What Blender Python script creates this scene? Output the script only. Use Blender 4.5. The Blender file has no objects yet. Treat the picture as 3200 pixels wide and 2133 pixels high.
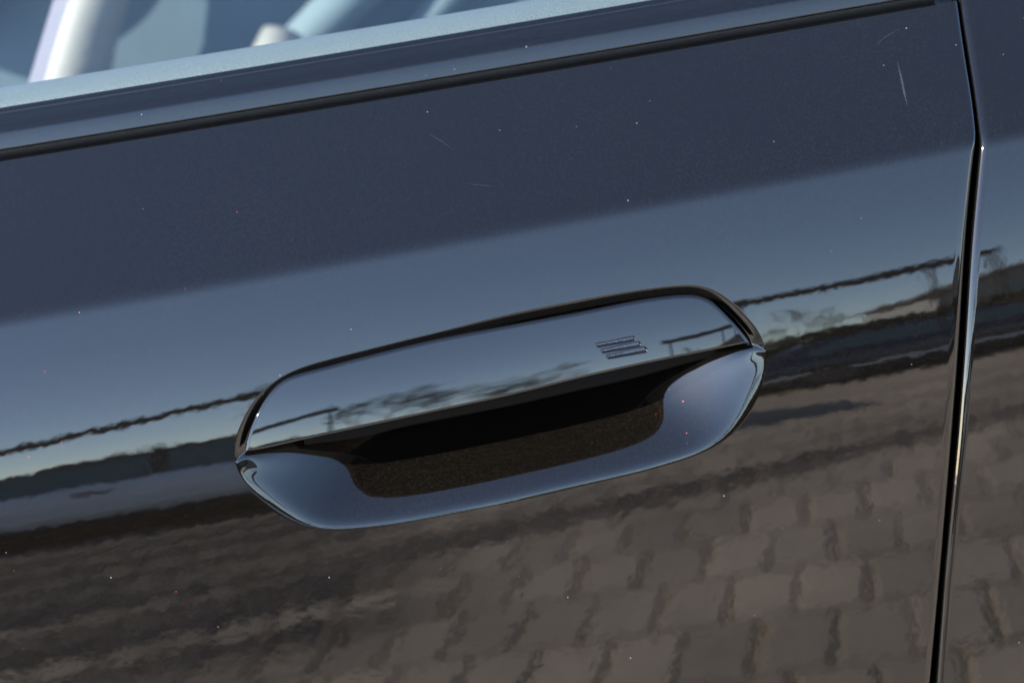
import bpy, bmesh, math, random
import numpy as np
from mathutils import Vector, Matrix

random.seed(7)
rng = np.random.default_rng(11)
SC = bpy.context.scene
COL = SC.collection

import math
import numpy as np
# ---- camera numbers -------------------------------------------------------
CAM_LOC = (0.0, -1.0, 1.22)
CAM_TGT = (0.0, 0.0, 0.86)
CAM_ROLL = 10.4          # degrees, the photographer held the camera rolled
CAM_F = 85.0
# ---- door skin: side-view profile ----------------------------------------
# v = height above the shoulder crease (m), tilt = how far the skin faces up (deg)
ZC0, ZC1 = 0.905, 0.0    # crease height at x=0 and slope along x
KN_V = [-0.60, -0.30, -0.22, -0.14, -0.110, -0.092, -0.072, -0.045, -0.020, -0.003, 0.0025, 0.03, 0.12, 0.20, 0.40]
KN_T = [  5.0,   6.2,   6.1,   6.5,    7.2,    8.6,   11.0,   14.4,   17.0,   17.9,   54.0, 55.0, 55.0, 36.0, 24.0]
_vv = np.linspace(-0.60, 0.40, 10001)
_tt = np.interp(_vv, KN_V, KN_T)
_k = np.exp(-0.5*(np.arange(-60, 61)/11.0)**2); _k /= _k.sum()
_tt = np.convolve(np.pad(_tt, 60, mode='edge'), _k, mode='valid')
_yy = np.concatenate([[0], np.cumsum(np.tan(np.radians((_tt[1:]+_tt[:-1])/2))*np.diff(_vv))])
_yy -= np.interp(-0.075, _vv, _yy)
PLAN_R = 7.0
def zc(x): return ZC0 + ZC1*x
def skin_y(x, z):
    return float(np.interp(z - zc(x), _vv, _yy)) + x*x/(2*PLAN_R)
def tilt(v): return float(np.interp(v, _vv, _tt))


# ============================ camera, sky, sun, exposure ====================
cam_d = bpy.data.cameras.new('camera')
cam = bpy.data.objects.new('camera', cam_d); COL.objects.link(cam)
cam.location = CAM_LOC
q = (Vector(CAM_TGT) - Vector(CAM_LOC)).to_track_quat('-Z', 'Y')
cam.rotation_mode = 'QUATERNION'
cam.rotation_quaternion = q @ Matrix.Rotation(math.radians(-CAM_ROLL), 4, 'Z').to_quaternion()
cam_d.sensor_width = 36.0; cam_d.lens = CAM_F
cam_d.clip_start = 0.05; cam_d.clip_end = 3000
cam_d.dof.use_dof = True; cam_d.dof.focus_distance = 1.055; cam_d.dof.aperture_fstop = 9.5
SC.camera = cam

SUN_AZ, SUN_EL = 67.0, 27.0          # degrees left of straight-out-from-the-door, above horizon
sd = Vector((-math.sin(math.radians(SUN_AZ))*math.cos(math.radians(SUN_EL)),
             -math.cos(math.radians(SUN_AZ))*math.cos(math.radians(SUN_EL)), math.sin(math.radians(SUN_EL))))
w = bpy.data.worlds.new('World'); SC.world = w; w.use_nodes = True
wn = w.node_tree.nodes; wl = w.node_tree.links
sky = wn.new('ShaderNodeTexSky'); sky.sky_type = 'NISHITA'; sky.sun_disc = False
sky.sun_elevation = math.radians(SUN_EL)
sky.sun_rotation = math.atan2(sd.x, sd.y)
sky.altitude = 3500; sky.air_density = 1.0; sky.dust_density = 2.0; sky.ozone_density = 0.0
bg = wn['Background']; bg.inputs['Strength'].default_value = 0.15
wl.new(sky.outputs[0], bg.inputs[0])
sun_d = bpy.data.lights.new('sun', 'SUN'); sun_d.energy = 4.6; sun_d.angle = math.radians(0.53); sun_d.color = (1.0, 0.95, 0.88)
sun = bpy.data.objects.new('sun', sun_d); COL.objects.link(sun)
sun.rotation_euler = (-sd).to_track_quat('-Z', 'Y').to_euler()
SC.view_settings.view_transform = 'Standard'; SC.view_settings.look = 'None'
SC.view_settings.gamma = 1.0; SC.view_settings.use_curve_mapping = False
SC.view_settings.exposure = 2.3

# ============================ helpers ======================================
RECESS = [(0.00226, -0.03526), (-0.03267, -0.03741), (-0.06306, -0.03927), (-0.07833, -0.04031), (-0.08987, -0.04125), (-0.0992, -0.04286), (-0.10807, -0.04609), (-0.11688, -0.05193), (-0.12444, -0.06027), (-0.12957, -0.06912), (-0.13163, -0.07633), (-0.1309, -0.08341), (-0.12639, -0.09223), (-0.1205, -0.10016), (-0.11421, -0.1068), (-0.10759, -0.11169), (-0.0992, -0.11528), (-0.08594, -0.11732), (-0.06328, -0.11865), (-0.03287, -0.11839), (-0.01301, -0.11804), (0.01771, -0.1165), (0.0484, -0.11502), (0.06384, -0.1133), (0.07561, -0.11163), (0.08614, -0.10779), (0.09469, -0.10202), (0.10109, -0.09482), (0.10642, -0.08587), (0.1098, -0.07665), (0.11065, -0.06928), (0.10889, -0.06226), (0.10413, -0.05463), (0.0987, -0.04714), (0.0943, -0.04226), (0.08966, -0.03903), (0.08318, -0.03691), (0.0699, -0.03565), (0.04745, -0.03482), (0.02483, -0.03484)]
MEDIAL = [(-0.09934, -0.0683), (0.08575, -0.05971)]
CAPTOP = [(-0.12515, -0.07297), (-0.12268, -0.06655), (-0.11719, -0.05781), (-0.11038, -0.05015), (-0.10334, -0.04526), (-0.09623, -0.04345), (-0.08481, -0.04252), (-0.06337, -0.04079), (-0.03307, -0.03915), (0.00146, -0.03883), (0.03156, -0.03872), (0.05409, -0.03841), (0.06906, -0.03885), (0.08012, -0.04001), (0.08574, -0.04177), (0.09039, -0.04531), (0.09589, -0.05286), (0.10063, -0.06007), (0.10344, -0.06581)]
CAPBOT = [(-0.12503, -0.0726), (-0.11859, -0.07276), (-0.09201, -0.07122), (-0.06165, -0.07021), (-0.03132, -0.06924), (-0.00414, -0.06834), (0.02634, -0.06653), (0.05658, -0.06549), (0.08297, -0.06534), (0.10335, -0.06545)]
GRIP = [(-0.09975, -0.0793), (-0.08013, -0.08044), (-0.06726, -0.08057), (-0.0595, -0.07938), (-0.03263, -0.07889), (-0.00521, -0.07854), (0.02556, -0.07726), (0.04849, -0.07656), (0.07166, -0.07454), (0.0898, -0.07299)]
BARS = [[(0.03604, -0.0527), (0.05313, -0.05263), (0.05371, -0.05373), (0.05315, -0.05466), (0.03675, -0.05449)], [(0.03771, -0.05568), (0.05482, -0.05515), (0.05575, -0.05648), (0.05536, -0.05756), (0.03857, -0.05737)], [(0.03954, -0.05851), (0.05688, -0.05783), (0.05819, -0.05923), (0.05758, -0.06046), (0.04059, -0.06024)]]
GAPL = [(-0.2396, 0.16149), (-0.18504, 0.17409), (-0.12545, 0.18734), (-0.05685, 0.20251), (-0.03392, 0.2082), (-0.01539, 0.21353), (-0.00218, 0.21759), (0.00201, 0.21963), (0.00615, 0.22105), (0.01807, 0.22385), (0.03027, 0.22637), (0.04592, 0.23084)]
GAPR = [(-0.24083, 0.16746), (-0.18604, 0.17901), (-0.12661, 0.19318), (-0.05794, 0.20827), (-0.03499, 0.21394), (-0.02823, 0.21613), (-0.01008, 0.22122), (0.00315, 0.22525), (0.01731, 0.22911), (0.03201, 0.23245), (0.04691, 0.23603)]
PANELTOP = [(-0.21853, 0.05266), (-0.11584, 0.05193), (-0.01379, 0.05063), (0.08815, 0.04966), (0.19, 0.04798), (0.23177, 0.04706)]
MOULDBOT = [(-0.21838, 0.05585), (-0.11542, 0.05495), (-0.01299, 0.05409), (0.08911, 0.05267), (0.19118, 0.05083)]
GLASSBOT = [(-0.21765, 0.07213), (-0.1315, 0.07154), (-0.04926, 0.07005), (0.09, 0.06838)]
SCRATCH = [[(0.19508, 0.03098), (0.19475, 0.02642), (0.19393, 0.0212), (0.19328, 0.01496)], [(0.18698, 0.0368), (0.19256, 0.03941), (0.20169, 0.04168)], [(-0.02021, 0.03576), (-0.01493, 0.03248), (-0.00898, 0.02794)], [(-0.00944, 0.01765), (-0.00194, 0.0159), (0.00657, 0.0143)]]

def S(x, v, dy=0.0):
    return (x, skin_y(x, zc(x)+v)+dy, zc(x)+v)

def tag(o, label=None, cat=None, group=None, kind=None):
    if label: o['label'] = label
    if cat: o['category'] = cat
    if group: o['group'] = group
    if kind: o['kind'] = kind
    return o

def empty(name, loc, label, cat, group=None):
    e = bpy.data.objects.new(name, None); COL.objects.link(e); e.location = loc
    e.empty_display_size = 0.1
    return tag(e, label, cat, group)

def world_loc(o):
    l = Vector(o.location)
    while o.parent: o = o.parent; l += Vector(o.location)
    return l

def mesh_obj(name, verts, faces, mat, parent=None, smooth=True):
    me = bpy.data.meshes.new(name)
    me.from_pydata([tuple(map(float, p)) for p in verts], [], [tuple(map(int, f)) for f in faces])
    me.validate(); me.update()
    if smooth: me.polygons.foreach_set('use_smooth', [True]*len(me.polygons))
    if mat: me.materials.append(mat)
    o = bpy.data.objects.new(name, me); COL.objects.link(o)
    if parent:
        o.parent = parent; o.location = -world_loc(parent)
    return o

def grid_faces(nr, nc, base=0, flip=False, closed=False):
    f = []
    for j in range(nr-1):
        for i in range(nc if closed else nc-1):
            a = base+j*nc+i; b = base+j*nc+(i+1) % nc; c = b+nc; d = a+nc
            f.append((a, d, c, b) if flip else (a, b, c, d))
    return f

def bm_obj(name, bm, mat, parent=None, smooth=False):
    me = bpy.data.meshes.new(name); bm.to_mesh(me); bm.free()
    if smooth: me.polygons.foreach_set('use_smooth', [True]*len(me.polygons))
    me.materials.append(mat)
    o = bpy.data.objects.new(name, me); COL.objects.link(o)
    if parent: o.parent = parent; o.location = -world_loc(parent)
    return o

def rbox(bm, c, s, r=0.0, seg=3, rot=None):
    m = Matrix.Translation(c)
    if rot is not None: m = m @ rot
    m = m @ Matrix.Diagonal((s[0], s[1], s[2], 1))
    g = bmesh.ops.create_cube(bm, size=1.0, matrix=m)
    if r > 0:
        es = set()
        for v in g['verts']: es.update(v.link_edges)
        bmesh.ops.bevel(bm, geom=list(es), offset=r, segments=seg, profile=0.5, affect='EDGES')

def tube(pts, radii, n=8):
    """verts, faces of a tapered tube along pts"""
    V, Fc = [], []
    pts = [Vector(p) for p in pts]
    for k, p in enumerate(pts):
        d = (pts[min(k+1, len(pts)-1)] - pts[max(k-1, 0)]).normalized()
        a = d.cross(Vector((0.31, 0.2, 0.93))).normalized(); b = d.cross(a)
        for i in range(n):
            t = 2*math.pi*i/n
            V.append(p + (a*math.cos(t)+b*math.sin(t))*radii[k])
    for k in range(len(pts)-1):
        for i in range(n):
            Fc.append((k*n+i, k*n+(i+1) % n, (k+1)*n+(i+1) % n, (k+1)*n+i))
    Fc.append(tuple(range(n))[::-1]); Fc.append(tuple(range((len(pts)-1)*n, len(pts)*n)))
    return V, Fc

def smooth_curve(pts, n, closed=False, sm=1.0):
    """Catmull-Rom through pts, resampled to n points by arclength"""
    P = np.array(pts, float); m = len(P); out = []
    rngk = range(m) if closed else range(m-1)
    for k in rngk:
        p1, p2 = P[k], P[(k+1) % m]
        p0 = P[(k-1) % m] if (closed or k > 0) else 2*p1-p2
        p3 = P[(k+2) % m] if (closed or k < m-2) else 2*p2-p1
        for t in np.linspace(0, 1, 24, endpoint=False):
            out.append(0.5*((2*p1)+(p2-p0)*t+(2*p0-5*p1+4*p2-p3)*t*t+(3*p1-p0-3*p2+p3)*t**3))
    if not closed: out.append(P[-1])
    out = np.array(out)
    if closed: out = np.vstack([out, out[:1]])
    d = np.concatenate([[0], np.cumsum(np.linalg.norm(np.diff(out, axis=0), axis=1))])
    u = np.linspace(0, d[-1], n, endpoint=not closed)
    r = np.stack([np.interp(u, d, out[:, i]) for i in range(out.shape[1])], 1)
    if sm > 0:   # gaussian smoothing of traced jitter
        kk = int(4*sm)+1; ker = np.exp(-0.5*(np.arange(-kk, kk+1)/sm)**2); ker /= ker.sum()
        if closed: pad = np.vstack([r[-kk:], r, r[:kk]])
        else: pad = np.vstack([2*r[0]-r[kk:0:-1], r, 2*r[-1]-r[-2:-kk-2:-1]])
        r = np.stack([np.convolve(pad[:, i], ker, mode='valid') for i in range(r.shape[1])], 1)
    return r

def seg_dist(P, poly, closed=True):
    """distance of points P (n,2) to polyline"""
    A = poly; B = np.roll(poly, -1, axis=0)
    if not closed: A, B = A[:-1], B[:-1]
    D = np.full(len(P), 1e9)
    for a, b in zip(A, B):
        ab = b-a; L = ab@ab
        if L < 1e-18: continue
        t = np.clip(((P-a)@ab)/L, 0, 1)
        D = np.minimum(D, np.hypot(*(P-(a+t[:, None]*ab)).T))
    return D

def inside(P, poly):
    c = np.zeros(len(P), bool); A = poly; B = np.roll(poly, -1, axis=0)
    for a, b in zip(A, B):
        m = ((a[1] > P[:, 1]) != (b[1] > P[:, 1]))
        with np.errstate(divide='ignore', invalid='ignore'):
            xx = (b[0]-a[0])*(P[:, 1]-a[1])/(b[1]-a[1])+a[0]
        c ^= m & (P[:, 0] < xx)
    return c

def sstep(a, b, x):
    t = np.clip((x-a)/(b-a), 0, 1); return t*t*(3-2*t)

def cum_profile(kn_s, kn_t, smax, n=800):
    s = np.linspace(0, smax, n); t = np.interp(s, kn_s, kn_t)
    y = np.concatenate([[0], np.cumsum(np.tan(np.radians((t[1:]+t[:-1])/2))*np.diff(s))])
    return lambda q: np.interp(q, s, y)

# ============================ materials ====================================
def new_mat(name):
    m = bpy.data.materials.new(name); m.use_nodes = True
    return m, m.node_tree.nodes, m.node_tree.links, m.node_tree.nodes['Principled BSDF']

def simple(name, col, rough=0.5, metal=0.0, spec=0.5, coat=0.0, noise=0.0, nscale=20.0, bump=0.0, bscale=100.0):
    m, n, l, p = new_mat(name)
    p.inputs['Base Color'].default_value = (*col, 1); p.inputs['Roughness'].default_value = rough
    p.inputs['Metallic'].default_value = metal; p.inputs['Specular IOR Level'].default_value = spec
    p.inputs['Coat Weight'].default_value = coat; p.inputs['Coat Roughness'].default_value = 0.02
    tc = n.new('ShaderNodeTexCoord')
    if noise > 0:
        t = n.new('ShaderNodeTexNoise'); t.inputs['Scale'].default_value = nscale; t.inputs['Detail'].default_value = 5
        l.new(tc.outputs['Object'], t.inputs['Vector'])
        mx = n.new('ShaderNodeMix'); mx.data_type = 'RGBA'
        mx.inputs['A'].default_value = (*[c*(1-noise) for c in col], 1); mx.inputs['B'].default_value = (*[min(1, c*(1+noise)) for c in col], 1)
        l.new(t.outputs['Fac'], mx.inputs['Factor']); l.new(mx.outputs['Result'], p.inputs['Base Color'])
    if bump > 0:
        t = n.new('ShaderNodeTexNoise'); t.inputs['Scale'].default_value = bscale; t.inputs['Detail'].default_value = 3
        l.new(tc.outputs['Object'], t.inputs['Vector'])
        b = n.new('ShaderNodeBump'); b.inputs['Strength'].default_value = bump; b.inputs['Distance'].default_value = 0.001
        l.new(t.outputs['Fac'], b.inputs['Height']); l.new(b.outputs['Normal'], p.inputs['Normal'])
    return m

def paint(name, base, flakes=1.0, peel=1.0, specks=1.0, ior=1.6):
    """black metallic car paint: dark base with sparse red flakes and dust under / on a clear coat with orange peel"""
    m, n, l, p = new_mat(name)
    geo = n.new('ShaderNodeNewGeometry')
    def vor(scale):
        v = n.new('ShaderNodeTexVoronoi'); v.inputs['Scale'].default_value = scale
        l.new(geo.outputs['Position'], v.inputs['Vector']); return v
    def math_(op, a, b=None, clamp=False):
        k = n.new('ShaderNodeMath'); k.operation = op; k.use_clamp = clamp
        for i, q in enumerate((a, b)):
            if q is None: continue
            if isinstance(q, (int, float)): k.inputs[i].default_value = q
            else: l.new(q, k.inputs[i])
        return k.outputs[0]
    def speck(scale, rad, prob, ch):
        v = vor(scale); sp = n.new('ShaderNodeSeparateColor'); l.new(v.outputs['Color'], sp.inputs[0])
        # a random size per cell, few cells chosen
        r = math_('MULTIPLY', math_('POWER', sp.outputs[(ch+1) % 3], 2.0), rad)
        return math_('MULTIPLY', math_('LESS_THAN', v.outputs['Distance'], r), math_('LESS_THAN', sp.outputs[ch], prob)), sp
    col = (*base, 1)
    cur = None
    def over(c_prev, colr, fac):
        mx = n.new('ShaderNodeMix'); mx.data_type = 'RGBA'
        if c_prev is None: mx.inputs['A'].default_value = col
        else: l.new(c_prev, mx.inputs['A'])
        mx.inputs['B'].default_value = (*colr, 1); l.new(fac, mx.inputs['Factor'])
        return mx.outputs['Result']
    # dust film
    nz = n.new('ShaderNodeTexNoise'); nz.inputs['Scale'].default_value = 900; nz.inputs['Detail'].default_value = 4
    l.new(geo.outputs['Position'], nz.inputs['Vector'])
    nz2 = n.new('ShaderNodeTexNoise'); nz2.inputs['Scale'].default_value = 14; nz2.inputs['Detail'].default_value = 3
    l.new(geo.outputs['Position'], nz2.inputs['Vector'])
    f = math_('MULTIPLY', math_('MULTIPLY', math_('SUBTRACT', nz.outputs['Fac'], 0.45, True), 0.03*specks), nz2.outputs['Fac'])
    cur = over(None, (0.5, 0.44, 0.36), f)
    s1, _ = speck(260, 0.10, 0.09*specks, 0); cur = over(cur, (0.10, 0.10, 0.10), s1)
    s2, _ = speck(210, 0.055, 0.03*specks, 1); cur = over(cur, (0.085, 0.083, 0.08), s2)
    s3, _ = speck(190, 0.055, 0.04*flakes, 2); cur = over(cur, (0.30, 0.012, 0.04), s3)
    l.new(cur, p.inputs['Base Color'])
    p.inputs['Roughness'].default_value = 0.45; p.inputs['Specular IOR Level'].default_value = 0.0
    p.inputs['Coat Weight'].default_value = 1.0; p.inputs['Coat Roughness'].default_value = 0.022; p.inputs['Coat IOR'].default_value = ior
    # orange peel
    op = n.new('ShaderNodeTexNoise'); op.inputs['Scale'].default_value = 140; op.inputs['Detail'].default_value = 1.5
    l.new(geo.outputs['Position'], op.inputs['Vector'])
    b = n.new('ShaderNodeBump'); b.inputs['Strength'].default_value = 1.0; b.inputs['Distance'].default_value = 0.000019*peel
    l.new(op.outputs['Fac'], b.inputs['Height']); l.new(b.outputs['Normal'], p.inputs['Coat Normal'])
    # flakes: tiny mirrors with scattered normals
    if flakes > 0:
        vf = vor(2400)
        vm = n.new('ShaderNodeVectorMath'); vm.operation = 'SUBTRACT'; vm.inputs[1].default_value = (0.5, 0.5, 0.5)
        l.new(vf.outputs['Color'], vm.inputs[0])
        vs = n.new('ShaderNodeVectorMath'); vs.operation = 'SCALE'; vs.inputs['Scale'].default_value = 0.6
        l.new(vm.outputs[0], vs.inputs[0])
        va = n.new('ShaderNodeVectorMath'); va.operation = 'ADD'; l.new(geo.outputs['Normal'], va.inputs[0]); l.new(vs.outputs[0], va.inputs[1])
        vn = n.new('ShaderNodeVectorMath'); vn.operation = 'NORMALIZE'; l.new(va.outputs[0], vn.inputs[0])
        gl = n.new('ShaderNodeBsdfAnisotropic'); gl.inputs['Roughness'].default_value = 0.16
        gl.inputs['Color'].default_value = (0.75, 0.10, 0.10, 1)
        l.new(vn.outputs[0], gl.inputs['Normal'])
        sp = n.new('ShaderNodeSeparateColor'); l.new(vf.outputs['Color'], sp.inputs[0])
        fac = math_('MULTIPLY', math_('LESS_THAN', sp.outputs[0], 0.03*flakes), math_('LESS_THAN', vf.outputs['Distance'], 0.35))
        fac = math_('MULTIPLY', fac, 0.02)
        mix = n.new('ShaderNodeMixShader'); l.new(fac, mix.inputs[0]); l.new(p.outputs[0], mix.inputs[1]); l.new(gl.outputs[0], mix.inputs[2])
        l.new(mix.outputs[0], n['Material Output'].inputs['Surface'])
    return m

M = {}
M['paint'] = paint('black_flake_paint', (0.0020, 0.0016, 0.0012))
M['gloss'] = paint('black_gloss_lacquer', (0.0025, 0.0025, 0.0026), flakes=0.25, peel=0.5, specks=0.5)
M['mould'] = paint('belt_moulding_gloss', (0.002, 0.002, 0.0024), flakes=0.0, peel=0.25, specks=1.2, ior=1.53)
M['rubber'] = simple('black_rubber', (0.012, 0.012, 0.012), 0.6, noise=0.3, nscale=300, bump=0.2, bscale=900)
M['dark'] = simple('dark_plastic', (0.004, 0.004, 0.004), 0.4, spec=0.06)
M['steel'] = simple('dark_chrome', (0.085, 0.088, 0.10), 0.15, metal=1.0, bump=0.15, bscale=1500)
M['scuff'] = simple('scuff_grey', (0.014, 0.014, 0.016), 0.5, noise=0.9, nscale=900)
M['leather'] = simple('pale_grey_leatherette', (0.092, 0.108, 0.106), 0.45, noise=0.08, nscale=60, bump=0.5, bscale=1300)
M['ivory'] = simple('ivory_upholstery', (0.105, 0.105, 0.092), 0.6, noise=0.06, nscale=40, bump=0.2, bscale=800)
M['seatblue'] = simple('blue_grey_fabric', (0.040, 0.066, 0.078), 0.8, noise=0.15, nscale=30, bump=0.3, bscale=900)
M['seatpale'] = simple('pale_blue_grey_fabric', (0.060, 0.09, 0.10), 0.8, noise=0.15, nscale=30)
M['belt'] = simple('pale_belt_webbing', (0.36, 0.33, 0.37), 0.7, bump=0.4, bscale=700)
M['lining'] = simple('cabin_lining', (0.040, 0.066, 0.078), 0.8, noise=0.1)

def glass_mat(name, tint=(0.92, 0.945, 0.94)):
    m, n, l, p = new_mat(name)
    tr = n.new('ShaderNodeBsdfTransparent'); tr.inputs[0].default_value = (*tint, 1)
    gl = n.new('ShaderNodeBsdfAnisotropic'); gl.inputs['Roughness'].default_value = 0.0
    fr = n.new('ShaderNodeFresnel'); ge = n.new('ShaderNodeNewGeometry'); io = n.new('ShaderNodeMapRange')
    # both faces of the thin pane reflect alike, whichever side they are met from
    io.inputs[3].default_value = 1.52; io.inputs[4].default_value = 1/1.52
    l.new(ge.outputs['Backfacing'], io.inputs[0]); l.new(io.outputs[0], fr.inputs['IOR'])
    mx = n.new('ShaderNodeMixShader'); l.new(fr.outputs[0], mx.inputs[0]); l.new(tr.outputs[0], mx.inputs[1]); l.new(gl.outputs[0], mx.inputs[2])
    l.new(mx.outputs[0], n['Material Output'].inputs['Surface']); n.remove(p)
    return m
M['glass'] = glass_mat('window_glass')

def paver_mat(name):
    m, n, l, p = new_mat(name)
    geo = n.new('ShaderNodeNewGeometry'); oi = n.new('ShaderNodeObjectInfo')
    def nz(scale, det, vec=None):
        t = n.new('ShaderNodeTexNoise'); t.inputs['Scale'].default_value = scale; t.inputs['Detail'].default_value = det
        l.new(vec or geo.outputs['Position'], t.inputs['Vector']); return t.outputs['Fac']
    def ramp(fac, stops):
        r = n.new('ShaderNodeValToRGB'); e = r.color_ramp.elements
        while len(e) < len(stops): e.new(0.5)
        for k, (a, c) in enumerate(stops): e[k].position = a; e[k].color = (*c, 1)
        l.new(fac, r.inputs[0]); return r.outputs['Color']
    def mul(a, b, f=1.0):
        k = n.new('ShaderNodeMix'); k.data_type = 'RGBA'; k.blend_type = 'MULTIPLY'; k.inputs['Factor'].default_value = f
        l.new(a, k.inputs['A']); l.new(b, k.inputs['B']); return k.outputs['Result']
    c = ramp(nz(60, 6), [(0.3, (0.32, 0.265, 0.21)), (0.7, (0.44, 0.37, 0.295))])
    c = mul(c, ramp(nz(1.3, 3), [(0.3, (0.75, 0.75, 0.76)), (0.7, (1.15, 1.12, 1.1))]))
    c = mul(c, ramp(oi.outputs['Random'], [(0.0, (0.8, 0.8, 0.8)), (1.0, (1.12, 1.1, 1.08))]))
    # cast shadows of cables and branches, painted into the paver colour as dark streaks
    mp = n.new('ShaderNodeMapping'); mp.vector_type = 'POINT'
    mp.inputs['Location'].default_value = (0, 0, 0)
    mp.inputs['Rotation'].default_value = (0, 0, math.radians(SHADOW_ROT)); mp.inputs['Scale'].default_value = (1, 1, 1)
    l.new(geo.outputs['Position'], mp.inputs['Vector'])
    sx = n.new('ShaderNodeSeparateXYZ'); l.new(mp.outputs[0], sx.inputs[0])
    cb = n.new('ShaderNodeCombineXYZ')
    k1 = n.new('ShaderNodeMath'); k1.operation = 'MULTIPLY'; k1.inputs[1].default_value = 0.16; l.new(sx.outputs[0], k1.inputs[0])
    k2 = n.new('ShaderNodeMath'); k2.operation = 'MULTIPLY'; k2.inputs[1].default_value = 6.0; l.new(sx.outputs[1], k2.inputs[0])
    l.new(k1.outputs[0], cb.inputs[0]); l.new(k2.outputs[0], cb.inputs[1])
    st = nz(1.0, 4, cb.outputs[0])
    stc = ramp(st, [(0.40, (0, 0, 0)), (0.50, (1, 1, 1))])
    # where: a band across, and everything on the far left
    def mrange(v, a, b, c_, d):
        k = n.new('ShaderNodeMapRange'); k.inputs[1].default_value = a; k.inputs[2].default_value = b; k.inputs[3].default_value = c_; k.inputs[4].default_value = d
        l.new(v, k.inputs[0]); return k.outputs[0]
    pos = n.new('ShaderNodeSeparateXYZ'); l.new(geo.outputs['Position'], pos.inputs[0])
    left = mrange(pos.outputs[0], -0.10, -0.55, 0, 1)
    bandv = n.new('ShaderNodeMath'); bandv.operation = 'SUBTRACT'; bandv.inputs[1].default_value = SHADOW_C; l.new(sx.outputs[1], bandv.inputs[0])
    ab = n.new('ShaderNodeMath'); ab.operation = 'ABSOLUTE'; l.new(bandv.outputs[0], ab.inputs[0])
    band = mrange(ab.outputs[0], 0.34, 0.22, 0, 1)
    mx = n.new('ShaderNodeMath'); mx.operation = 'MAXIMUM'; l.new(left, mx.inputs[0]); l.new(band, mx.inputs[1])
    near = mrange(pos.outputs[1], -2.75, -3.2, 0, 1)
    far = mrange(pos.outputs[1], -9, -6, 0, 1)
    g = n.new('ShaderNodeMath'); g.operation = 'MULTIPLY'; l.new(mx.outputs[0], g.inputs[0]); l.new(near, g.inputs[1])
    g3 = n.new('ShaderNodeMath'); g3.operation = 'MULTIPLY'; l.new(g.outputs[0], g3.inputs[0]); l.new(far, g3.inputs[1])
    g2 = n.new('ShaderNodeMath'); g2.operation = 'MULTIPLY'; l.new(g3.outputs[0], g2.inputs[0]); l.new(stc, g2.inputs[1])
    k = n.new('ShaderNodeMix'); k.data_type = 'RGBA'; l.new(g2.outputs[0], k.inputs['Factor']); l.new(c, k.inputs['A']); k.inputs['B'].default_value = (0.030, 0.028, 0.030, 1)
    l.new(k.outputs['Result'], p.inputs['Base Color'])
    p.inputs['Roughness'].default_value = 0.85; p.inputs['Specular IOR Level'].default_value = 0.2
    b = n.new('ShaderNodeBump'); b.inputs['Strength'].default_value = 0.6; b.inputs['Distance'].default_value = 0.004
    l.new(nz(45, 5), b.inputs['Height']); l.new(b.outputs['Normal'], p.inputs['Normal'])
    return m
SHADOW_ROT = 16.3
SHADOW_C = -4.05
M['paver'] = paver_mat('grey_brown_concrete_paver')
M['soil'] = simple('mossy_joint_soil', (0.27, 0.20, 0.12), 0.95, noise=0.6, nscale=9)
M['earth'] = simple('yard_earth', (0.13, 0.12, 0.10), 0.95, noise=0.4, nscale=2)
M['hedge'] = simple('dark_hedge_leaves', (0.030, 0.036, 0.018), 0.8, noise=0.5, nscale=3)
M['bark'] = simple('bare_bark', (0.07, 0.058, 0.048), 0.9, noise=0.4, nscale=8)
M['pipe'] = simple('rusty_dark_pipe', (0.035, 0.028, 0.026), 0.7, noise=0.4, nscale=6)
M['carblue'] = simple('silver_blue_car_paint', (0.78, 0.80, 0.85), 0.35, coat=0.6)
M['cardark'] = simple('dark_blue_car_paint', (0.015, 0.03, 0.07), 0.3, coat=0.6)
M['carglass'] = simple('car_side_glass', (0.08, 0.16, 0.18), 0.15)
M['tyre'] = simple('tyre_rubber', (0.012, 0.012, 0.012), 0.8)
M['rim'] = simple('alloy_rim', (0.06, 0.06, 0.065), 0.4)
M['plaster'] = simple('grey_plaster', (0.30, 0.29, 0.27), 0.9, noise=0.15, nscale=1.5)
M['roof'] = simple('dark_roof_tiles', (0.06, 0.05, 0.05), 0.9, noise=0.3, nscale=4)
M['white'] = simple('white_paint', (0.75, 0.75, 0.74), 0.6)

# ============================ ground =======================================
ground = mesh_obj('ground', [(-300, -600, -0.012), (300, -600, -0.012), (300, 60, -0.012), (-300, 60, -0.012)], [(0, 1, 2, 3)], M['earth'], smooth=False)
tag(ground, kind='structure')
joint_bed = mesh_obj('pavement', [(-9, -14.2, 0.001), (9, -14.2, 0.001), (9, 3.0, 0.001), (-9, 3.0, 0.001)], [(0, 1, 2, 3)], M['soil'], smooth=False)
tag(joint_bed, 'grey brown concrete pavers with mossy joints in front of the car', None, kind='structure')

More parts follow.
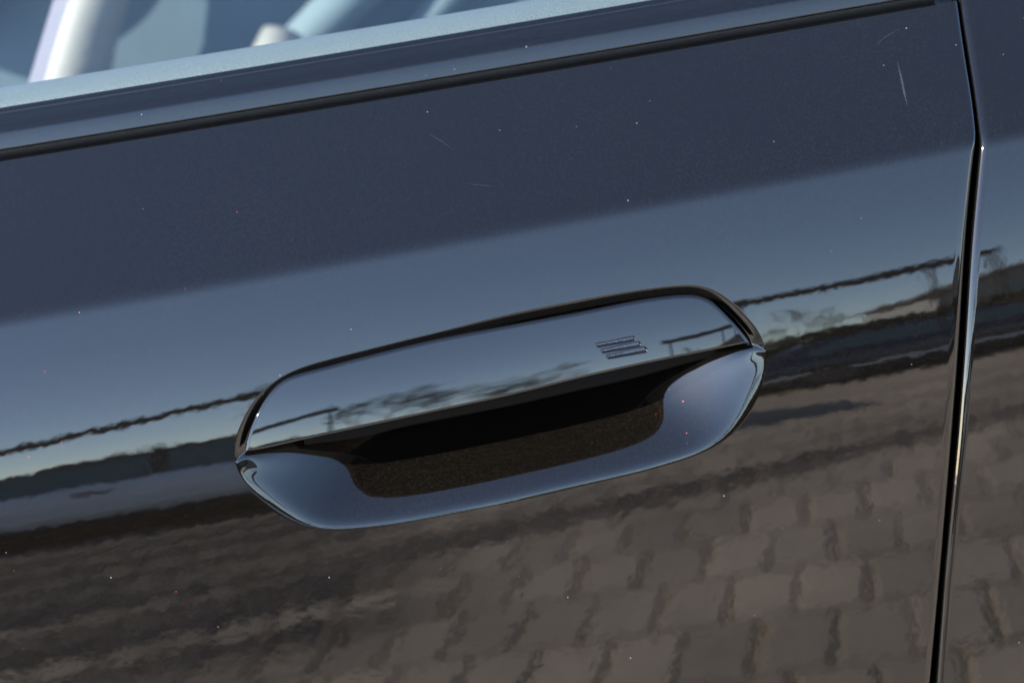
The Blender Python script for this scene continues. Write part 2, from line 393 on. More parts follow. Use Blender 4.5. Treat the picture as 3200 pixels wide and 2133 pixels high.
PW, PL, JX, JY = 0.143, 0.36, 0.011, 0.018      # paver pitch across / along, joint widths
PA = math.radians(11.0)                          # the courses are not quite square to the car
def paver_template():
    hx, hy, c, h = (PW-JX)/2, (PL-JY)/2, 0.005, 0.006
    V = [(-hx, -hy, -0.01), (hx, -hy, -0.01), (hx, hy, -0.01), (-hx, hy, -0.01),
         (-hx, -hy, h-c), (hx, -hy, h-c), (hx, hy, h-c), (-hx, hy, h-c),
         (-hx+c, -hy+c, h), (hx-c, -hy+c, h), (hx-c, hy-c, h), (-hx+c, hy-c, h)]
    Fc = []
    for a in (0, 4):
        for i in range(4): Fc.append((a+i, a+(i+1) % 4, a+4+(i+1) % 4, a+4+i))
    Fc.append((8, 9, 10, 11))
    return V, Fc
pv, pf = paver_template()
pm = []
for k in range(4):
    me = bpy.data.meshes.new('paver')
    r = random.Random(k)
    me.from_pydata([(x+r.uniform(-.0025, .0025), y+r.uniform(-.0015, .0015), z) for x, y, z in pv], [], pf); me.update()
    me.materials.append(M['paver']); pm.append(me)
spots = []
ca, sa = math.cos(PA), math.sin(PA)
for j in range(-62, 12):
    for i in range(-70, 70):
        lx = (i + (0.5 if j % 2 else 0.0))*PW + random.uniform(-.004, .004); ly = j*PL
        # local +y axis leans so that lines running away from the car drift to +x
        x = lx*ca - ly*sa; y = lx*sa + ly*ca
        if abs(x) < 8.6 and -14.0 < y < 2.8: spots.append((x, y))
def rank(p):
    x, y = p
    if y > -1.45: return 1e6
    az = math.degrees(math.atan2(x, -y))
    return math.hypot(x, y) + (100 if az < -19 or az > 23 else 0)
spots.sort(key=rank)
for k, (x, y) in enumerate(spots[:300]):
    o = bpy.data.objects.new('paver', pm[k % 4]); COL.objects.link(o); o.parent = joint_bed
    o.location = (x, y, random.uniform(-.002, .002))
    o.rotation_euler = (random.uniform(-.006, .006), random.uniform(-.006, .006), PA + random.uniform(-.012, .012))
V, Fc = [], []
for x, y in spots[300:]:
    b = len(V); a = PA + random.uniform(-.012, .012); c_, s_ = math.cos(a), math.sin(a); dz = random.uniform(-.002, .002)
    for px, py, pz in pv: V.append((x+px*c_-py*s_, y+px*s_+py*c_, pz+dz))
    Fc += [tuple(b+i for i in f) for f in pf]
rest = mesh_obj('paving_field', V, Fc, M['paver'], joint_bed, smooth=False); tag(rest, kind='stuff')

# ============================ the car ======================================
car = empty('car', (0, 0.9, 0), 'black car seen close up at its door handle, side window and door gap', 'car')

gl_v = np.array([p[0] for p in GAPL]); gl_x = np.array([p[1] for p in GAPL])
gr_v = np.array([p[0] for p in GAPR]); gr_x = np.array([p[1] for p in GAPR])
def fit_gap(vv, xx):
    vs = np.linspace(-0.6, 0.4, 2001)
    lo = xx[0] + (vs-vv[0])*(xx[2]-xx[0])/(vv[2]-vv[0]); hi = xx[-1] + (vs-vv[-1])*(xx[-1]-xx[-4])/(vv[-1]-vv[-4])
    r = np.interp(vs, vv, xx); r = np.where(vs < vv[0], lo, np.where(vs > vv[-1], hi, r))
    k = np.exp(-0.5*(np.arange(-60, 61)/16.0)**2); k /= k.sum()
    r = np.convolve(np.pad(r, 60, mode='edge'), k, mode='valid')
    return lambda v: float(np.interp(v, vs, r))
xgl = fit_gap(gl_v, gl_x)
gw = float(np.mean([np.interp(v, gr_v, gr_x) - np.interp(v, gl_v, gl_x) for v in np.linspace(-.2, .04, 30)]))
xgr = fit_gap(gr_v, gr_x)
pt = np.polyfit([p[0] for p in PANELTOP], [p[1] for p in PANELTOP], 1)
mb = np.polyfit([p[0] for p in MOULDBOT], [p[1] for p in MOULDBOT], 1)
vtop = lambda x: pt[0]*x + pt[1]
vmb = lambda x: mb[0]*x + mb[1]

# ---- door panel with its handle recess, one continuous skin
XL, XR, VB, VT = -0.150, 0.137, -0.160, -0.016     # block round the recess
NXH = 288; NVH = 150
cols_l = list(np.linspace(-0.60, XL, 60)[:-1])
cols_h = list(np.linspace(XL, XR, NXH+1))
cols_r = list(np.linspace(0, 1, 24)[1:])           # fraction from XR to the gap edge
rows_b = list(np.linspace(-0.52, VB, 60)[:-1])
rows_h = list(np.linspace(VB, VT, NVH+1))
rows_t = list(np.linspace(VT, 0, 34)[1:])
rows_w = list(np.concatenate([np.linspace(0, 0.12, 16)[1:], np.linspace(0.12, 1, 40)[1:]]))
RX, RT = 0.0028, 0.0022
roll_x = [(RX*math.sin(a), RX*(1-math.cos(a))) for a in np.radians([15, 30, 45, 60, 75, 88])] + [(RX+0.0002, 0.020)]
roll_t = []
tv, ty = 0.0, 0.0
for a in np.linspace(42, 100, 10):
    st = RT*math.radians(58)/10; tv += st*math.cos(math.radians(a)); ty += st*math.sin(math.radians(a)); roll_t.append((tv, ty))
roll_t.append((tv-0.001, ty+0.012))
colspec = [('x', c) for c in cols_l+cols_h] + [('f', f) for f in cols_r] + [('r', r) for r in roll_x]
rowspec = [('v', v) for v in rows_b+rows_h+rows_t] + [('w', q) for q in rows_w] + [('r', r) for r in roll_t]
def door_pt(cs, rs):
    dyx = dyt = dvt = 0.0
    # row -> v needs x, and x needs v: two passes
    v = rs[1] if rs[0] == 'v' else 0.0; x = 0.0
    for _ in range(3):
        e = xgl(v)-RX
        if cs[0] == 'x': x = cs[1]
        elif cs[0] == 'f': x = XR + cs[1]*(e-XR)
        else: x = e + cs[1][0]; dyx = cs[1][1]
        if rs[0] == 'w': v = rs[1]*(vtop(x)-0.001)
        elif rs[0] == 'r': v = vtop(x)-0.001
    p = S(x, v)
    if rs[0] == 'r': dvt, dyt = rs[1]
    return (p[0], p[1]+dyx+dyt, p[2]+dvt)
nc, nr = len(colspec), len(rowspec)
V = [door_pt(c, r) for r in rowspec for c in colspec]
i0, i1 = len(cols_l), len(cols_l)+NXH; j0, j1 = len(rows_b), len(rows_b)+NVH
Fc = []
for j in range(nr-1):
    for i in range(nc-1):
        if i0 <= i < i1 and j0 <= j < j1: continue
        a = j*nc+i; Fc.append((a, a+1, a+nc+1, a+nc))
loop = [(i, j0) for i in range(i0, i1)] + [(i1, j) for j in range(j0, j1)] + [(i, j1) for i in range(i1, i0, -1)] + [(i0, j) for j in range(j1, j0, -1)]
loop_id = [j*nc+i for i, j in loop]
LP = np.array([(cols_h[i-i0], rows_h[j-j0]) for i, j in loop])
REC = smooth_curve(RECESS, 1400, closed=True, sm=14)
m0, m1 = np.array(MEDIAL[0]), np.array(MEDIAL[1]); mm = m1-m0
tpar = np.clip(((LP-m0)@mm)/(mm@mm), 0, 1)
MP = m0 + tpar[:, None]*mm
OUT = np.zeros_like(LP)
A_ = REC; B_ = np.roll(REC, -1, axis=0)
for k in range(len(LP)):
    d = LP[k]-MP[k]; e = B_-A_; w_ = A_-MP[k]
    den = d[0]*e[:, 1]-d[1]*e[:, 0]
    with np.errstate(divide='ignore', invalid='ignore'):
        t = (w_[:, 0]*e[:, 1]-w_[:, 1]*e[:, 0])/den; u = (w_[:, 0]*d[1]-w_[:, 1]*d[0])/den
    ok = (u >= 0) & (u < 1) & (t > 0)
    OUT[k] = MP[k] + d*(t[ok].max() if ok.any() else 0.5)
n = len(LP)
rings_o = [1-(1-q)**1.0 for q in np.linspace(0, 1, 34)[1:]]
rings_o = list(1-(1-np.linspace(0, 1, 34)[1:])**1.8)
prev = loop_id
def add_ring(P, dy):
    ids = []
    for k in range(n):
        ids.append(len(V)); s = S(P[k, 0], P[k, 1]); V.append((s[0], s[1]+dy[k], s[2]))
    return ids
def join(a, b):
    for k in range(n): Fc.append((a[k], a[(k+1) % n], b[(k+1) % n], b[k]))
for q in rings_o:
    P = LP + (OUT-LP)*q
    # the pressing rolls very slightly outward just before the recess lip
    cur = add_ring(P, np.zeros(n)); join(prev, cur); prev = cur
DM_MAX = 0.036
dirv = OUT-MP; LEN = np.hypot(*dirv.T); dirn = dirv/LEN[:, None]
wt = sstep(-0.30, 0.12, dirn[:, 1])
kk = 14; ker = np.exp(-0.5*(np.arange(-kk*3, kk*3+1)/kk)**2); ker /= ker.sum()
wt = np.convolve(np.concatenate([wt[-kk*3:], wt, wt[:kk*3]]), ker, mode='valid')
prof_t = cum_profile([0, .0005, .0010, .0044, .0052, .02], [0, 14, 20, 27, 74, 74], 0.05)
prof_b = cum_profile([0, .0004, .0015, .003, .0045, .006, .009, .014, .045], [0, 4, 10, 24, 37, 44, 50, 54, 55], 0.06)
# depth of the scoop: soft distance to the lower rim and to the upper rim, blended
iL = int(np.argmin(REC[:, 0])); iR = int(np.argmax(REC[:, 0]))
def arc(i, j):
    return REC[i:j+1] if i <= j else np.vstack([REC[i:], REC[:j+1]])
arc1, arc2 = arc(iL, iR), arc(iR, iL)
low_arc, top_arc = (arc1, arc2) if arc1[:, 1].mean() < arc2[:, 1].mean() else (arc2, arc1)
def soft_dist(Pq, curve, k=5):
    c = curve[::3]; dl = np.hypot(*np.gradient(c, axis=0).T)
    out = np.zeros(len(Pq))
    for a0 in range(0, len(Pq), 4000):
        d2 = ((Pq[a0:a0+4000, None, :]-c[None])**2).sum(-1)+1e-12
        out[a0:a0+4000] = ((d2**(-k/2))*dl).sum(1)
    soft = (4/3/out)**(1/(k-1))
    hard = seg_dist(Pq, curve[::3], closed=False)
    m = sstep(0.0012, 0.005, hard)          # exact close to the rim, soft inside
    return hard*(1-m)+soft*m
DM = 0.040
rings_i = np.linspace(0, 1, 120)[1:]**1.7*0.995
PI_ = np.array([OUT + (MP-OUT)*q for q in rings_i]).reshape(-1, 2)
AN = np.array([0.47, 1.0])                   # the scoop runs out gently towards both ends
dl_ = soft_dist(PI_*AN, low_arc*AN); dt_ = soft_dist(PI_, top_arc)
prof_e = cum_profile([0, .0005, .0010, .0044, .012, .05], [0, 16, 24, 31, 40, 46], 0.06)
ends_ = np.minimum(np.hypot(*(PI_-REC[iL]).T), np.hypot(*(PI_-REC[iR]).T)); we_ = np.exp(-(ends_/0.016)**2)
a_, b_ = prof_b(dl_)*(1-we_)+prof_e(dl_)*we_, prof_t(dt_)
pw = 4.0
DEP = (np.maximum(a_, 1e-7)**-pw + np.maximum(b_, 1e-7)**-pw + DM**-pw)**(-1/pw)
DEP = DEP.reshape(len(rings_i), n)
for r_, q in enumerate(rings_i):
    cur = add_ring(OUT + (MP-OUT)*q, DEP[r_]); join(prev, cur); prev = cur
door = mesh_obj('door_panel', V, Fc, M['paint'], car)
door['label'] = 'black sparkling metallic door skin with scooped handle recess'

# ---- quarter panel behind the gap
RQ = 0.0042
xs_q = list(np.linspace(0, 1, 70)**1.6)
V = []; qcols = [(-RQ-0.0002+0.0, 0.024)] + [(-RQ*math.sin(a), RQ*(1-math.cos(a))) for a in np.radians([88, 78, 67, 56, 45, 34, 22, 11])]
rows_q = list(np.linspace(-0.52, -0.02, 150)) + list(np.linspace(-0.02, 0.012, 60)[1:]) + list(np.linspace(0.012, 0.30, 60)[1:])
for v in rows_q:
    e = xgr(v)
    for dx, dy in qcols: s = S(e+dx, v); V.append((s[0], s[1]+dy, s[2]))
    for f in xs_q: V.append(S(e+f*(0.62-e), v))
quarter = mesh_obj('quarter_panel', V, grid_faces(len(rows_q), len(qcols)+len(xs_q)), M['paint'], car)

# ---- black rubber behind the gap and in the belt groove
V = []
gv = np.linspace(-0.52, 0.30, 80)
for v in gv:
    for x, dy in ((xgl(v)-0.02, 0.026), (xgl(v)-0.001, 0.0175), ((xgl(v)+xgr(v))/2, 0.016), (xgr(v)+0.001, 0.0175), (xgr(v)+0.02, 0.028)):
        s = S(x, v); V.append((s[0], s[1]+dy, s[2]))
mesh_obj('door_seal', V, grid_faces(len(gv), 5), M['rubber'], car)

# ---- belt moulding
def mould_section():
    """(dv, dy) from the lower lip upwards; tilt in degrees along the way"""
    pts = []
    v_, y_ = 0.0, 0.0
    # lower lip curls inwards to the groove
    lip = [(0.0016, 0.010), (0.0006, 0.0035), (0.0, 0.0014), (0.0003, 0.0005)]
    for a, b in lip: pts.append((a, b))
    v_, y_ = 0.0009, 0.0
    pts.append((v_, y_))
    segs = [(11.5, 12.5, .0036), (12.5, 15, .0036), (18, 50, .0016), (66, 70, .0125), (50, 30, .0006), (20, 14, .0006), (30, 52, .0006), (58, 62, .0022), (75, 100, .0010)]
    for t0, t1, L in segs:
        nn = 8
        for k in range(nn):
            t = math.radians(t0+(t1-t0)*(k+.5)/nn); v_ += L/nn*math.cos(t); y_ += L/nn*math.sin(t); pts.append((v_, y_))
    pts.append((v_-0.002, y_+0.004))
    return pts
MS = mould_section()
V = []; mx_ = np.linspace(-0.62, 0.222, 120)
for x in mx_:
    b = S(x, vmb(x), -0.0005)
    for dv, dy in MS: V.append((x, b[1]+dy, b[2]+dv))
mould = mesh_obj('belt_moulding', V, grid_faces(len(mx_), len(MS), flip=True), M['mould'], car)
V = []
for x in mx_:
    b = S(x, vtop(x))
    for dv, dy in ((-0.006, 0.012), (0.0, 0.0085), (0.0022, 0.0062), (0.005, 0.0075), (0.010, 0.013)): V.append((x, b[1]+dy, b[2]+dv))
mesh_obj('groove_seal', V, grid_faces(len(mx_), 5, flip=True), M['rubber'], car)

# ---- side glass: a 4 mm pane leaning in
top_dv, top_dy = MS[-2]
V = []; gz = np.linspace(-0.03, 0.42, 24); gx = np.linspace(-0.62, 0.30, 40)
for off in (0.0, 0.004):
    for z in gz:
        for x in gx:
            b = S(x, vmb(x), -0.0005)
            V.append((x, b[1]+top_dy+0.0012+z*math.tan(math.radians(24))+off + 0.10*z*z, b[2]+top_dv+z))
nG = len(gz)*len(gx)
gf = grid_faces(len(gz), len(gx)) + grid_faces(len(gz), len(gx), base=nG, flip=True)
glass = mesh_obj('side_window', V, gf, M['glass'], car)

# ---- inner door top, a soft padded roll seen through the glass
V = []; tx = np.linspace(-0.62, 0.25, 60); sec = []
for a in np.radians(np.linspace(-60, 250, 30)): sec.append((-0.017*math.cos(a)*1.0, 0.0105*math.sin(a)))
for x in tx:
    b = S(x, vmb(x), -0.0005)
    for dy, dz in sec: V.append((x, b[1]+top_dy+0.0275+dy, b[2]+top_dv-0.0075+dz))
mesh_obj('inner_door_trim', V, grid_faces(len(tx), len(sec), flip=False), M['leather'], car)

# ---- door handle: cap
CT = smooth_curve(CAPTOP, 900, sm=10); CB = smooth_curve(CAPBOT, 900, sm=14)
POLY = np.vstack([CT[::3], CB[::-3][1:-1]])
MR = 120
wv = 0.5-0.5*np.cos(np.linspace(0, math.pi, MR)); wv = 0.65*np.linspace(0, 1, MR)+0.35*wv
P = np.array([CT+(CB-CT)*q for q in wv]).reshape(-1, 2)
dist = seg_dist(P, POLY)
vb_line = np.polyfit(CB[:, 0], CB[:, 1], 3)
q_ = (P[:, 1]-np.polyval(vb_line, P[:, 0]))/0.036
xm = (CT[0, 0]+CT[-1, 0])/2; hw = (CT[-1, 0]-CT[0, 0])/2
xn = (P[:, 0]-xm)/hw
off = -0.0060 + 0.036*(0.010*q_+0.036*q_*q_) + 0.0022*np.abs(xn)**5
RC = 0.0013
dd = np.clip(dist, 0, RC); off = off + RC-np.sqrt(np.maximum(RC*RC-(RC-dd)**2, 0))
# three slanting grooves of the badge
BP = []
for b in BARS:
    bp = np.array(b); BP.append(bp)
    near = (P[:, 0] > bp[:, 0].min()-.003) & (P[:, 0] < bp[:, 0].max()+.003) & (P[:, 1] > bp[:, 1].min()-.003) & (P[:, 1] < bp[:, 1].max()+.003)
    idx = np.where(near)[0]; d_ = seg_dist(P[idx], bp); ins = inside(P[idx], bp)
    sd_ = np.where(ins, d_, -d_)
    off[idx] += 0.0010*sstep(-0.00005, 0.00055, sd_)
V = []
for k in range(len(P)):
    s = S(P[k, 0], P[k, 1]); V.append((s[0], s[1]+off[k], s[2]))
nC = 900
Fc = grid_faces(MR, nC)
Fc = [tuple(reversed(f)) for f in Fc]
# skirt going back from the rim
rim = list(range(nC)) + [j*nC+nC-1 for j in range(1, MR)] + list(range((MR-1)*nC+nC-2, (MR-1)*nC-1, -1)) + [j*nC for j in range(MR-2, 0, -1)]
prev = rim
cen = np.array([xm, -0.058])
for depth, shr in ((0.0015, 0.0006), (0.006, 0.0022), (0.014, 0.005)):
    ids = []
    for i in rim:
        ids.append(len(V)); p = V[i]; px, pz = p[0], p[2]
        dxx = px-xm; dz = pz-(zc(px)-0.060)
        L = max(math.hypot(dxx*0.2, dz), 1e-4)
        tp = 1-abs(dxx/hw)**4*0.85
        V.append((px-shr*dxx*0.2/L, p[1]+depth*tp, pz-shr*dz/L))
    for k in range(len(rim)):
        k2 = (k+1) % len(rim)
        if prev[k] != prev[k2]: Fc.append((prev[k], prev[k2], ids[k2], ids[k]))
    prev = ids
handle = mesh_obj('door_handle', V, Fc, M['gloss'], car)
handle['label'] = 'glossy black pull handle with three slanting badge grooves'
bm = bmesh.new(); bm.from_mesh(handle.data); bmesh.ops.remove_doubles(bm, verts=bm.verts, dist=1e-7); bmesh.ops.recalc_face_normals(bm, faces=bm.faces); bm.to_mesh(handle.data); bm.free()

# badge bars lying in the grooves, ribbed dark chrome
for b in BP:
    c = b.mean(axis=0); bi = c + (b-c)*np.array([0.965, 0.70])
    nseg = 40; V = []
    topc = np.array([bi[0], bi[1]]); botc = np.array([bi[4], bi[3]])
    for r in range(5):
        for k in range(nseg+1):
            t = k/nseg; a = topc[0]+(topc[1]-topc[0])*t; bb = botc[0]+(botc[1]-botc[0])*t
            p = a+(bb-a)*r/4
            qq = (p[1]-np.polyval(vb_line, p[0]))/0.036
            o_ = -0.0060 + 0.036*(0.010*qq+0.036*qq*qq) + 0.0022*abs((p[0]-xm)/hw)**5 + 0.0009
            rib = 0.00006*math.sin(k*2.1+r*1.3) - (0.0 if r in (0, 4) else 0.00008)
            s = S(p[0], p[1]); V.append((s[0], s[1]+o_+rib, s[2]))
    mesh_obj('badge_bar', V, [tuple(reversed(f)) for f in grid_faces(5, nseg+1)], M['steel'], handle)

# grip: the hidden lower limb of the handle that the fingers close on
GC = smooth_curve(GRIP, 220, sm=6)
V = []
gsec = [(0.014, 0.001), (0.0045, -0.0015), (0.0014, -0.0012), (0.0004, -0.0006), (0.0, 0.0008), (0.0006, 0.0024), (0.003, 0.0045), (0.010, 0.008), (0.02, 0.010)]
for k, (x, v) in enumerate(GC):
    e = math.sin(math.pi*k/(len(GC)-1))**0.35
    for dv, dy in gsec: s = S(x, v); V.append((x, s[1]+0.010+dy*e, s[2]+dv*(0.35+0.65*e)))
mesh_obj('grip', V, grid_faces(len(GC), len(gsec), flip=True), M['dark'], handle)

# scuffs on the lacquer
SW = [(0.0, 0.0008, 0.0009, 0.0), (0.0, 0.00016, 0.00016, 0.0), (0.00005, 0.00016, 0.0001, 0.0), (0.0, 0.0001, 0.0001, 0.0)]
for sc_, wd in zip(SCRATCH, SW):
    c = smooth_curve(sc_, 40, sm=1); V = []
    tn = np.gradient(c, axis=0); tn /= np.hypot(*tn.T)[:, None]; nm = np.stack([-tn[:, 1], tn[:, 0]], 1)
    ws = np.interp(np.linspace(0, 1, 40), np.linspace(0, 1, 4), wd)*(0.7+0.6*rng.random(40))
    for k in range(40):
        for sg in (-.5, .5):
            p = c[k]+nm[k]*ws[k]*sg; V.append(S(p[0], p[1], -0.00012))
    mesh_obj('scratch', V, grid_faces(40, 2), M['scuff'], door)

# ---- cabin seen through the glass
bm = bmesh.new()
rbox(bm, (-0.02, 0.62, 0.67), (0.62, 0.50, 0.16), 0.05, 4)
seat = bm_obj('seat', bm, M['seatblue'], car, True)
bm = bmesh.new(); rbox(bm, (-0.10, 1.05, 0.93), (0.74, 0.17, 0.72), 0.07, 5); bm_obj('backrest', bm, M['seatblue'], seat, True)
def soft_tube(name, pts, radii, mat, flat=1.0):
    c = smooth_curve(pts, 24, sm=1); r_ = np.interp(np.linspace(0, 1, 24), np.linspace(0, 1, len(radii)), radii)
    v_, f_ = tube([tuple(p) for p in c], list(r_), 16)
    o = mesh_obj(name, v_, f_, mat, seat); return o
soft_tube('seat_bolster', [(-0.325, 0.90, 0.74), (-0.302, 0.90, 0.83), (-0.266, 0.91, 0.89), (-0.215, 0.94, 0.96), (-0.16, 0.98, 1.03)], [0.034, 0.030, 0.022, 0.026, 0.034], M['ivory'])
soft_tube('seat_wing', [(-0.42, 0.95, 0.86), (-0.36, 0.94, 0.91), (-0.30, 0.95, 0.955), (-0.24, 0.98, 1.0)], [0.02, 0.022, 0.024, 0.03], M['ivory'])
soft_tube('armrest_end', [(-0.168, 0.84, 0.76), (-0.142, 0.85, 0.815), (-0.132, 0.86, 0.835)], [0.03, 0.026, 0.016], M['ivory'])
soft_tube('seat_seam', [(-0.17, 0.93, 0.78), (-0.09, 0.94, 0.83), (-0.02, 0.96, 0.875), (0.05, 0.98, 0.93)], [0.016, 0.020, 0.022, 0.022], M['seatpale'])
soft_tube('seat_seam', [(-0.06, 0.95, 0.77), (0.0, 0.96, 0.82), (0.06, 0.97, 0.86), (0.12, 0.99, 0.91)], [0.012, 0.014, 0.016, 0.016], M['seatpale'])
V = []
for z in np.linspace(0.70, 1.30, 20):
    x = -0.253+(z-0.9375)*0.56; y = 0.60+(z-0.95)*0.15
    V += [(x-0.0052, y, z), (x+0.0052, y+0.002, z), (x+0.0052, y+0.0036, z), (x-0.0052, y+0.0016, z)]
bf = []
for k in range(19):
    for i in range(4): bf.append((4*k+i, 4*k+(i+1) % 4, 4*k+4+(i+1) % 4, 4*k+4+i))
mesh_obj('seat_belt', V, bf, M['belt'], car, smooth=False)
bm = bmesh.new()
rbox(bm, (-0.2, 0.75, 0.40), (3.4, 1.25, 0.04)); rbox(bm, (-0.2, 1.36, 0.80), (3.4, 0.04, 0.8)); rbox(bm, (-0.05, 0.145, 0.66), (1.3, 0.02, 0.50))
bm_obj('cabin_lining', bm, M['lining'], car)

# ============================ what the lacquer mirrors ======================
# hedge
def hedge(name, x0, x1, y, d, h, nleaf, seed, label):
    r = np.random.default_rng(seed)
    V, Fc = [], []
    for k in range(nleaf):
        x = r.uniform(x0, x1); top = h*(1+0.05*math.sin(x*1.7+seed)+0.04*math.sin(x*4.1))
        z = top*(1-abs(r.normal(0, 0.45)))
        if z < 0.02: z = r.uniform(0.02, top)
        yy = y + d*(r.random()-0.5)
        s = r.uniform(0.05, 0.11)
        a = r.normal(size=3); a /= np.linalg.norm(a); b = np.cross(a, r.normal(size=3)); b /= np.linalg.norm(b)
        c = np.array((x, yy, z)); i = len(V)
        V += [c-a*s, c+b*s*.5, c+a*s, c-b*s*.5]; Fc.append((i, i+1, i+2, i+3))
    e = empty(name, ((x0+x1)/2, y, 0), label, 'hedge')
    mesh_obj('foliage', V, Fc, M['hedge'], e, smooth=False)
    bm = bmesh.new()
    rbox(bm, ((x0+x1)/2, y, h*0.44), (x1-x0-0.2, d*0.6, h*0.86), 0.08, 2); bm_obj('branch_core', bm, M['hedge'], e)
    return e
hedge('hedge', -12, 12, -11.2, 1.1, 1.22, 26000, 3, 'long dark clipped hedge mirrored as the dark band across the door')

# overhead pipes on posts, either side of a gateway
def pipe_run(x0, x1, posts, label):
    pe = empty('overhead_pipe', ((x0+x1)/2, -13.0, 0), label, 'pipe', 'pipes over the yard edge')
    hz = lambda x: 2.62+0.03*math.sin(x*1.3)-0.25*max(0.0, min(3.2, -1.9-x))+0.14*max(0.0, min(1.2, x-2.4))
    nn = 50
    v_, f_ = tube([(x, -13.0, hz(x)) for x in np.linspace(x0, x1, nn)], [0.10]*nn, 10); mesh_obj('pipe', v_, f_, M['pipe'], pe)
    for x in posts:
        v_, f_ = tube([(x, -13.0, 0), (x, -13.0, hz(x))], [0.035, 0.03], 8); mesh_obj('post', v_, f_, M['pipe'], pe)
pipe_run(-12, -1.75, (-9.4, -5.6, -1.9), 'dark overhead pipe on posts mirrored left of the handle above the dark band')
pipe_run(1.55, 3.75, (1.7, 3.2, 3.7), 'short dark overhead pipe on posts mirrored right of the handle')

# bare trees
def bare_tree(loc, h, seed, label, spread=0.5):
    r = random.Random(seed); V, Fc = [], []; TV, TF = [], []
    def add(L, pts, rad, n):
        v, f = tube(pts, rad, n); b = len(L[0]); L[0].extend(v); L[1].extend([tuple(b+i for i in q) for q in f])
    def grow(p, d, ln, rad, lev):
        pts = [p]; rads = [rad]; q = p.copy()
        for k in range(3):
            d = (d + Vector((r.uniform(-1, 1), r.uniform(-1, 1), r.uniform(-.2, .5)))*0.22).normalized()
            q = q + d*ln/3; pts.append(q.copy()); rads.append(max(rad*(1-0.2*(k+1)), h*0.0028))
        add((TV, TF) if lev == 0 else (V, Fc), pts, rads, 6 if lev < 2 else 3)
        if lev >= 5: return
        for k in range(r.choice((2, 3, 3)) if lev < 4 else 4):
            nd = (d + Vector((r.uniform(-1, 1), r.uniform(-1, 1), r.uniform(-.3, .7)))*spread*1.5).normalized()
            i = r.choice((1, 2, 3, 3)) if lev else r.choice((2, 3))
            grow(pts[i], nd, ln*r.uniform(.6, .8), max(rads[i]*0.6, h*0.003), lev+1)
    e = empty('bare_tree', loc, label, 'tree', 'bare trees behind the hedge')
    grow(Vector(loc), Vector((0, 0, 1)), h*0.33, h*0.022, 0)
    mesh_obj('trunk', TV, TF, M['bark'], e); mesh_obj('crown', V, Fc, M['bark'], e, smooth=False)
bare_tree((-6.0, -28, 0), 3.9, 4, 'small bare tree mirrored left of the handle under the pipe line')
bare_tree((4.8, -30, 0), 4.5, 5, 'bare tree mirrored just right of the handle recess')
bare_tree((-4.3, -38, 0), 7.3, 6, 'leftmost tall bare tree mirrored in the handle, above its lower lip', 0.62)
bare_tree((-3.0, -36, 0), 7.6, 8, 'broad bare tree mirrored in the handle, second from its left end', 0.66)
bare_tree((-1.2, -37, 0), 6.6, 9, 'middle bare tree mirrored in the handle, lower than its left neighbours', 0.66)
bare_tree((0.9, -38, 0), 6.0, 10, 'low bare tree mirrored in the handle left of the badge', 0.6)

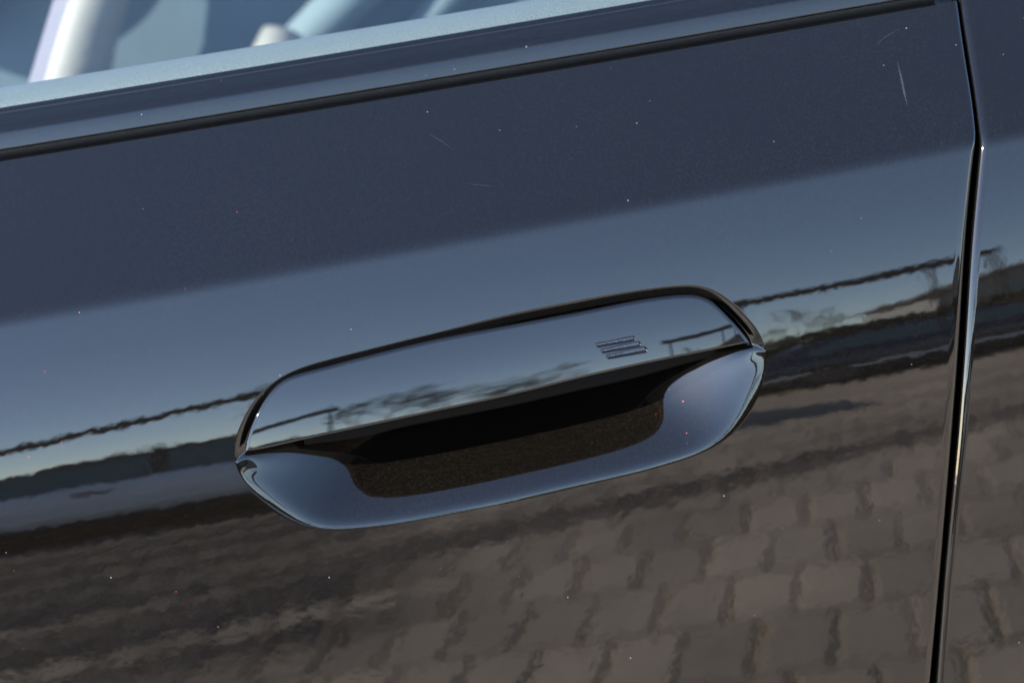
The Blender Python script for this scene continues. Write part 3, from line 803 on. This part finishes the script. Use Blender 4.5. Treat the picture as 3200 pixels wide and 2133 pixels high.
# parked cars
def parked_car(loc, rz, body, label, scale=1.0, roofmat=None):
    e = empty('parked_car', loc, label, 'car', 'cars parked across the yard')
    e.rotation_euler = (0, 0, rz); e.scale = (scale,)*3
    def add(name, V, Fc, mat, par=None, smooth=False):
        me = bpy.data.meshes.new(name); me.from_pydata(V, [], Fc); me.update(); me.materials.append(mat)
        o = bpy.data.objects.new(name, me); COL.objects.link(o); o.parent = par or e
        if smooth: me.polygons.foreach_set('use_smooth', [True]*len(me.polygons))
        return o
    def loft(prof, ys):
        V, Fc = [], []; n = len(prof)
        for y, ins in ys:
            for x, z in prof: V.append((x*(1-ins*0.06), y, 0.2+(z-0.2)*(1-ins*0.25) if z > 0.2 else z))
        m = len(ys)
        for j in range(m-1):
            for i in range(n):
                Fc.append((j*n+i, j*n+(i+1) % n, (j+1)*n+(i+1) % n, (j+1)*n+i))
        Fc.append(tuple(range(n))[::-1]); Fc.append(tuple(range((m-1)*n, m*n)))
        return V, Fc
    bodyp = [(-2.0, .30), (-2.05, .55), (-1.95, .80), (-1.2, .92), (-0.2, .96), (1.0, .95), (1.7, .93), (1.95, .86), (2.02, .6), (1.98, .32), (1.65, .20), (-1.6, .20)]
    V, Fc = loft(bodyp, [(-.86, 1), (-.82, .2), (-.7, 0), (.7, 0), (.82, .2), (.86, 1)]); b = add('body', V, Fc, body, None, True)
    cabp = [(-1.15, .90), (-.55, 1.36), (-.1, 1.45), (.8, 1.46), (1.35, 1.38), (1.75, .93)]
    V, Fc = [], []
    for y, k in ((-.74, 0), (.74, 0)):
        for x, z in cabp: V.append((x, y*(1-0.22*(z-.9)/.55), z))
    nn = len(cabp)
    for i in range(nn-1): Fc.append((i, i+1, nn+i+1, nn+i))
    Fc += [tuple(range(nn)), tuple(range(nn, 2*nn))[::-1]]
    c = add('cabin', V, Fc, roofmat or body)
    for sg in (-1, 1):
        for wq in ([(-.95, .95), (-.45, 1.33), (.28, 1.38), (.28, .96)], [(.36, .96), (.36, 1.38), (1.15, 1.34), (1.5, .98)]):
            V = [(x, sg*(0.74*(1-0.22*(z-.9)/.55)+t), z) for t in (0.004, 0.012) for x, z in wq]
            add('window', V, [(0, 1, 2, 3), (4, 5, 6, 7), (0, 1, 5, 4), (1, 2, 6, 5), (2, 3, 7, 6), (3, 0, 4, 7)], M['carglass'], c)
    for x in (-1.3, 1.28):
        for y in (-.78, .78):
            V, Fc = tube([(x, y-.1, .31), (x, y+.1, .31)], [.31, .31], 24); wl_ = add('wheel', V, Fc, M['tyre'])
            V, Fc = tube([(x, y-.11, .31), (x, y+.11, .31)], [.2, .2], 20); add('rim', V, Fc, M['rim'], wl_)
    for sg in (-1, 1):
        V = [(x, sg*(0.862+t_), z) for t_ in (0.0, 0.02) for x, z in ((-1.9, .40), (1.9, .40), (1.9, .47), (-1.9, .47))]
        add('side_trim', V, [(0, 1, 2, 3), (4, 5, 6, 7), (0, 1, 5, 4), (1, 2, 6, 5), (2, 3, 7, 6), (3, 0, 4, 7)], M['white'])
        V = [(x, sg*(0.85+t_), z) for t_ in (0.0, 0.03) for x, z in ((-.95, .16), (.93, .16), (.93, .30), (-.95, .30))]
        add('sill', V, [(0, 1, 2, 3), (4, 5, 6, 7), (0, 1, 5, 4), (1, 2, 6, 5), (2, 3, 7, 6), (3, 0, 4, 7)], M['tyre'])
        for x_ in (-.1, .95):
            V = [(x, sg*(0.86+t_), z) for t_ in (0.0, 0.03) for x, z in ((x_, .78), (x_+.2, .78), (x_+.2, .82), (x_, .82))]
            add('handle', V, [(0, 1, 2, 3), (4, 5, 6, 7), (0, 1, 5, 4), (1, 2, 6, 5), (2, 3, 7, 6), (3, 0, 4, 7)], M['rim'])
    for y in (-.6, .6):
        V, Fc = tube([(-2.0, y, .66), (-2.06, y, .66)], [.09, .08], 12); add('headlight', V, Fc, M['white'])
    return e
parked_car((-1.75, -7.3, 0), math.radians(2), M['carblue'], 'silver blue parked car mirrored left of the handle', 0.80, roofmat=M['pipe'])
parked_car((2.6, -9.9, 0), math.radians(180), M['cardark'], 'dark blue parked car mirrored right of the handle in front of the hedge', 0.72)

# house
he = empty('house', (15, -48, 0), 'grey plastered gabled house mirrored beside the door gap', 'house')
V = [(10.2, -44, 0), (19.5, -44, 0), (19.5, -53, 0), (10.2, -53, 0), (10.2, -44, 4.0), (19.5, -44, 4.0), (19.5, -53, 4.0), (10.2, -53, 4.0), (15.1, -44, 6.4), (15.1, -53, 6.4)]
mesh_obj('wall', V, [(0, 1, 5, 8, 4), (1, 2, 6, 5), (2, 3, 7, 9, 6), (3, 0, 4, 7)], M['plaster'], he, False)
V = []
for t in (0, 0.18):
    for y in (-43.6, -53.4): V += [(9.8, y, 3.8+t), (15.1, y, 6.48+t), (19.9, y, 3.8+t)]
mesh_obj('roof', V, [(0, 1, 4, 3), (1, 2, 5, 4), (6, 7, 10, 9), (7, 8, 11, 10), (0, 1, 7, 6), (1, 2, 8, 7), (3, 4, 10, 9), (4, 5, 11, 10), (0, 3, 9, 6), (2, 5, 11, 8)], M['roof'], he, False)
for x, z in ((12.6, 1.5), (16.4, 1.5), (12.6, 3.3), (16.4, 3.3)):
    bm = bmesh.new(); rbox(bm, (x, -43.98, z), (1.1, 0.08, 1.3)); bm_obj('window', bm, M['carglass'], he)
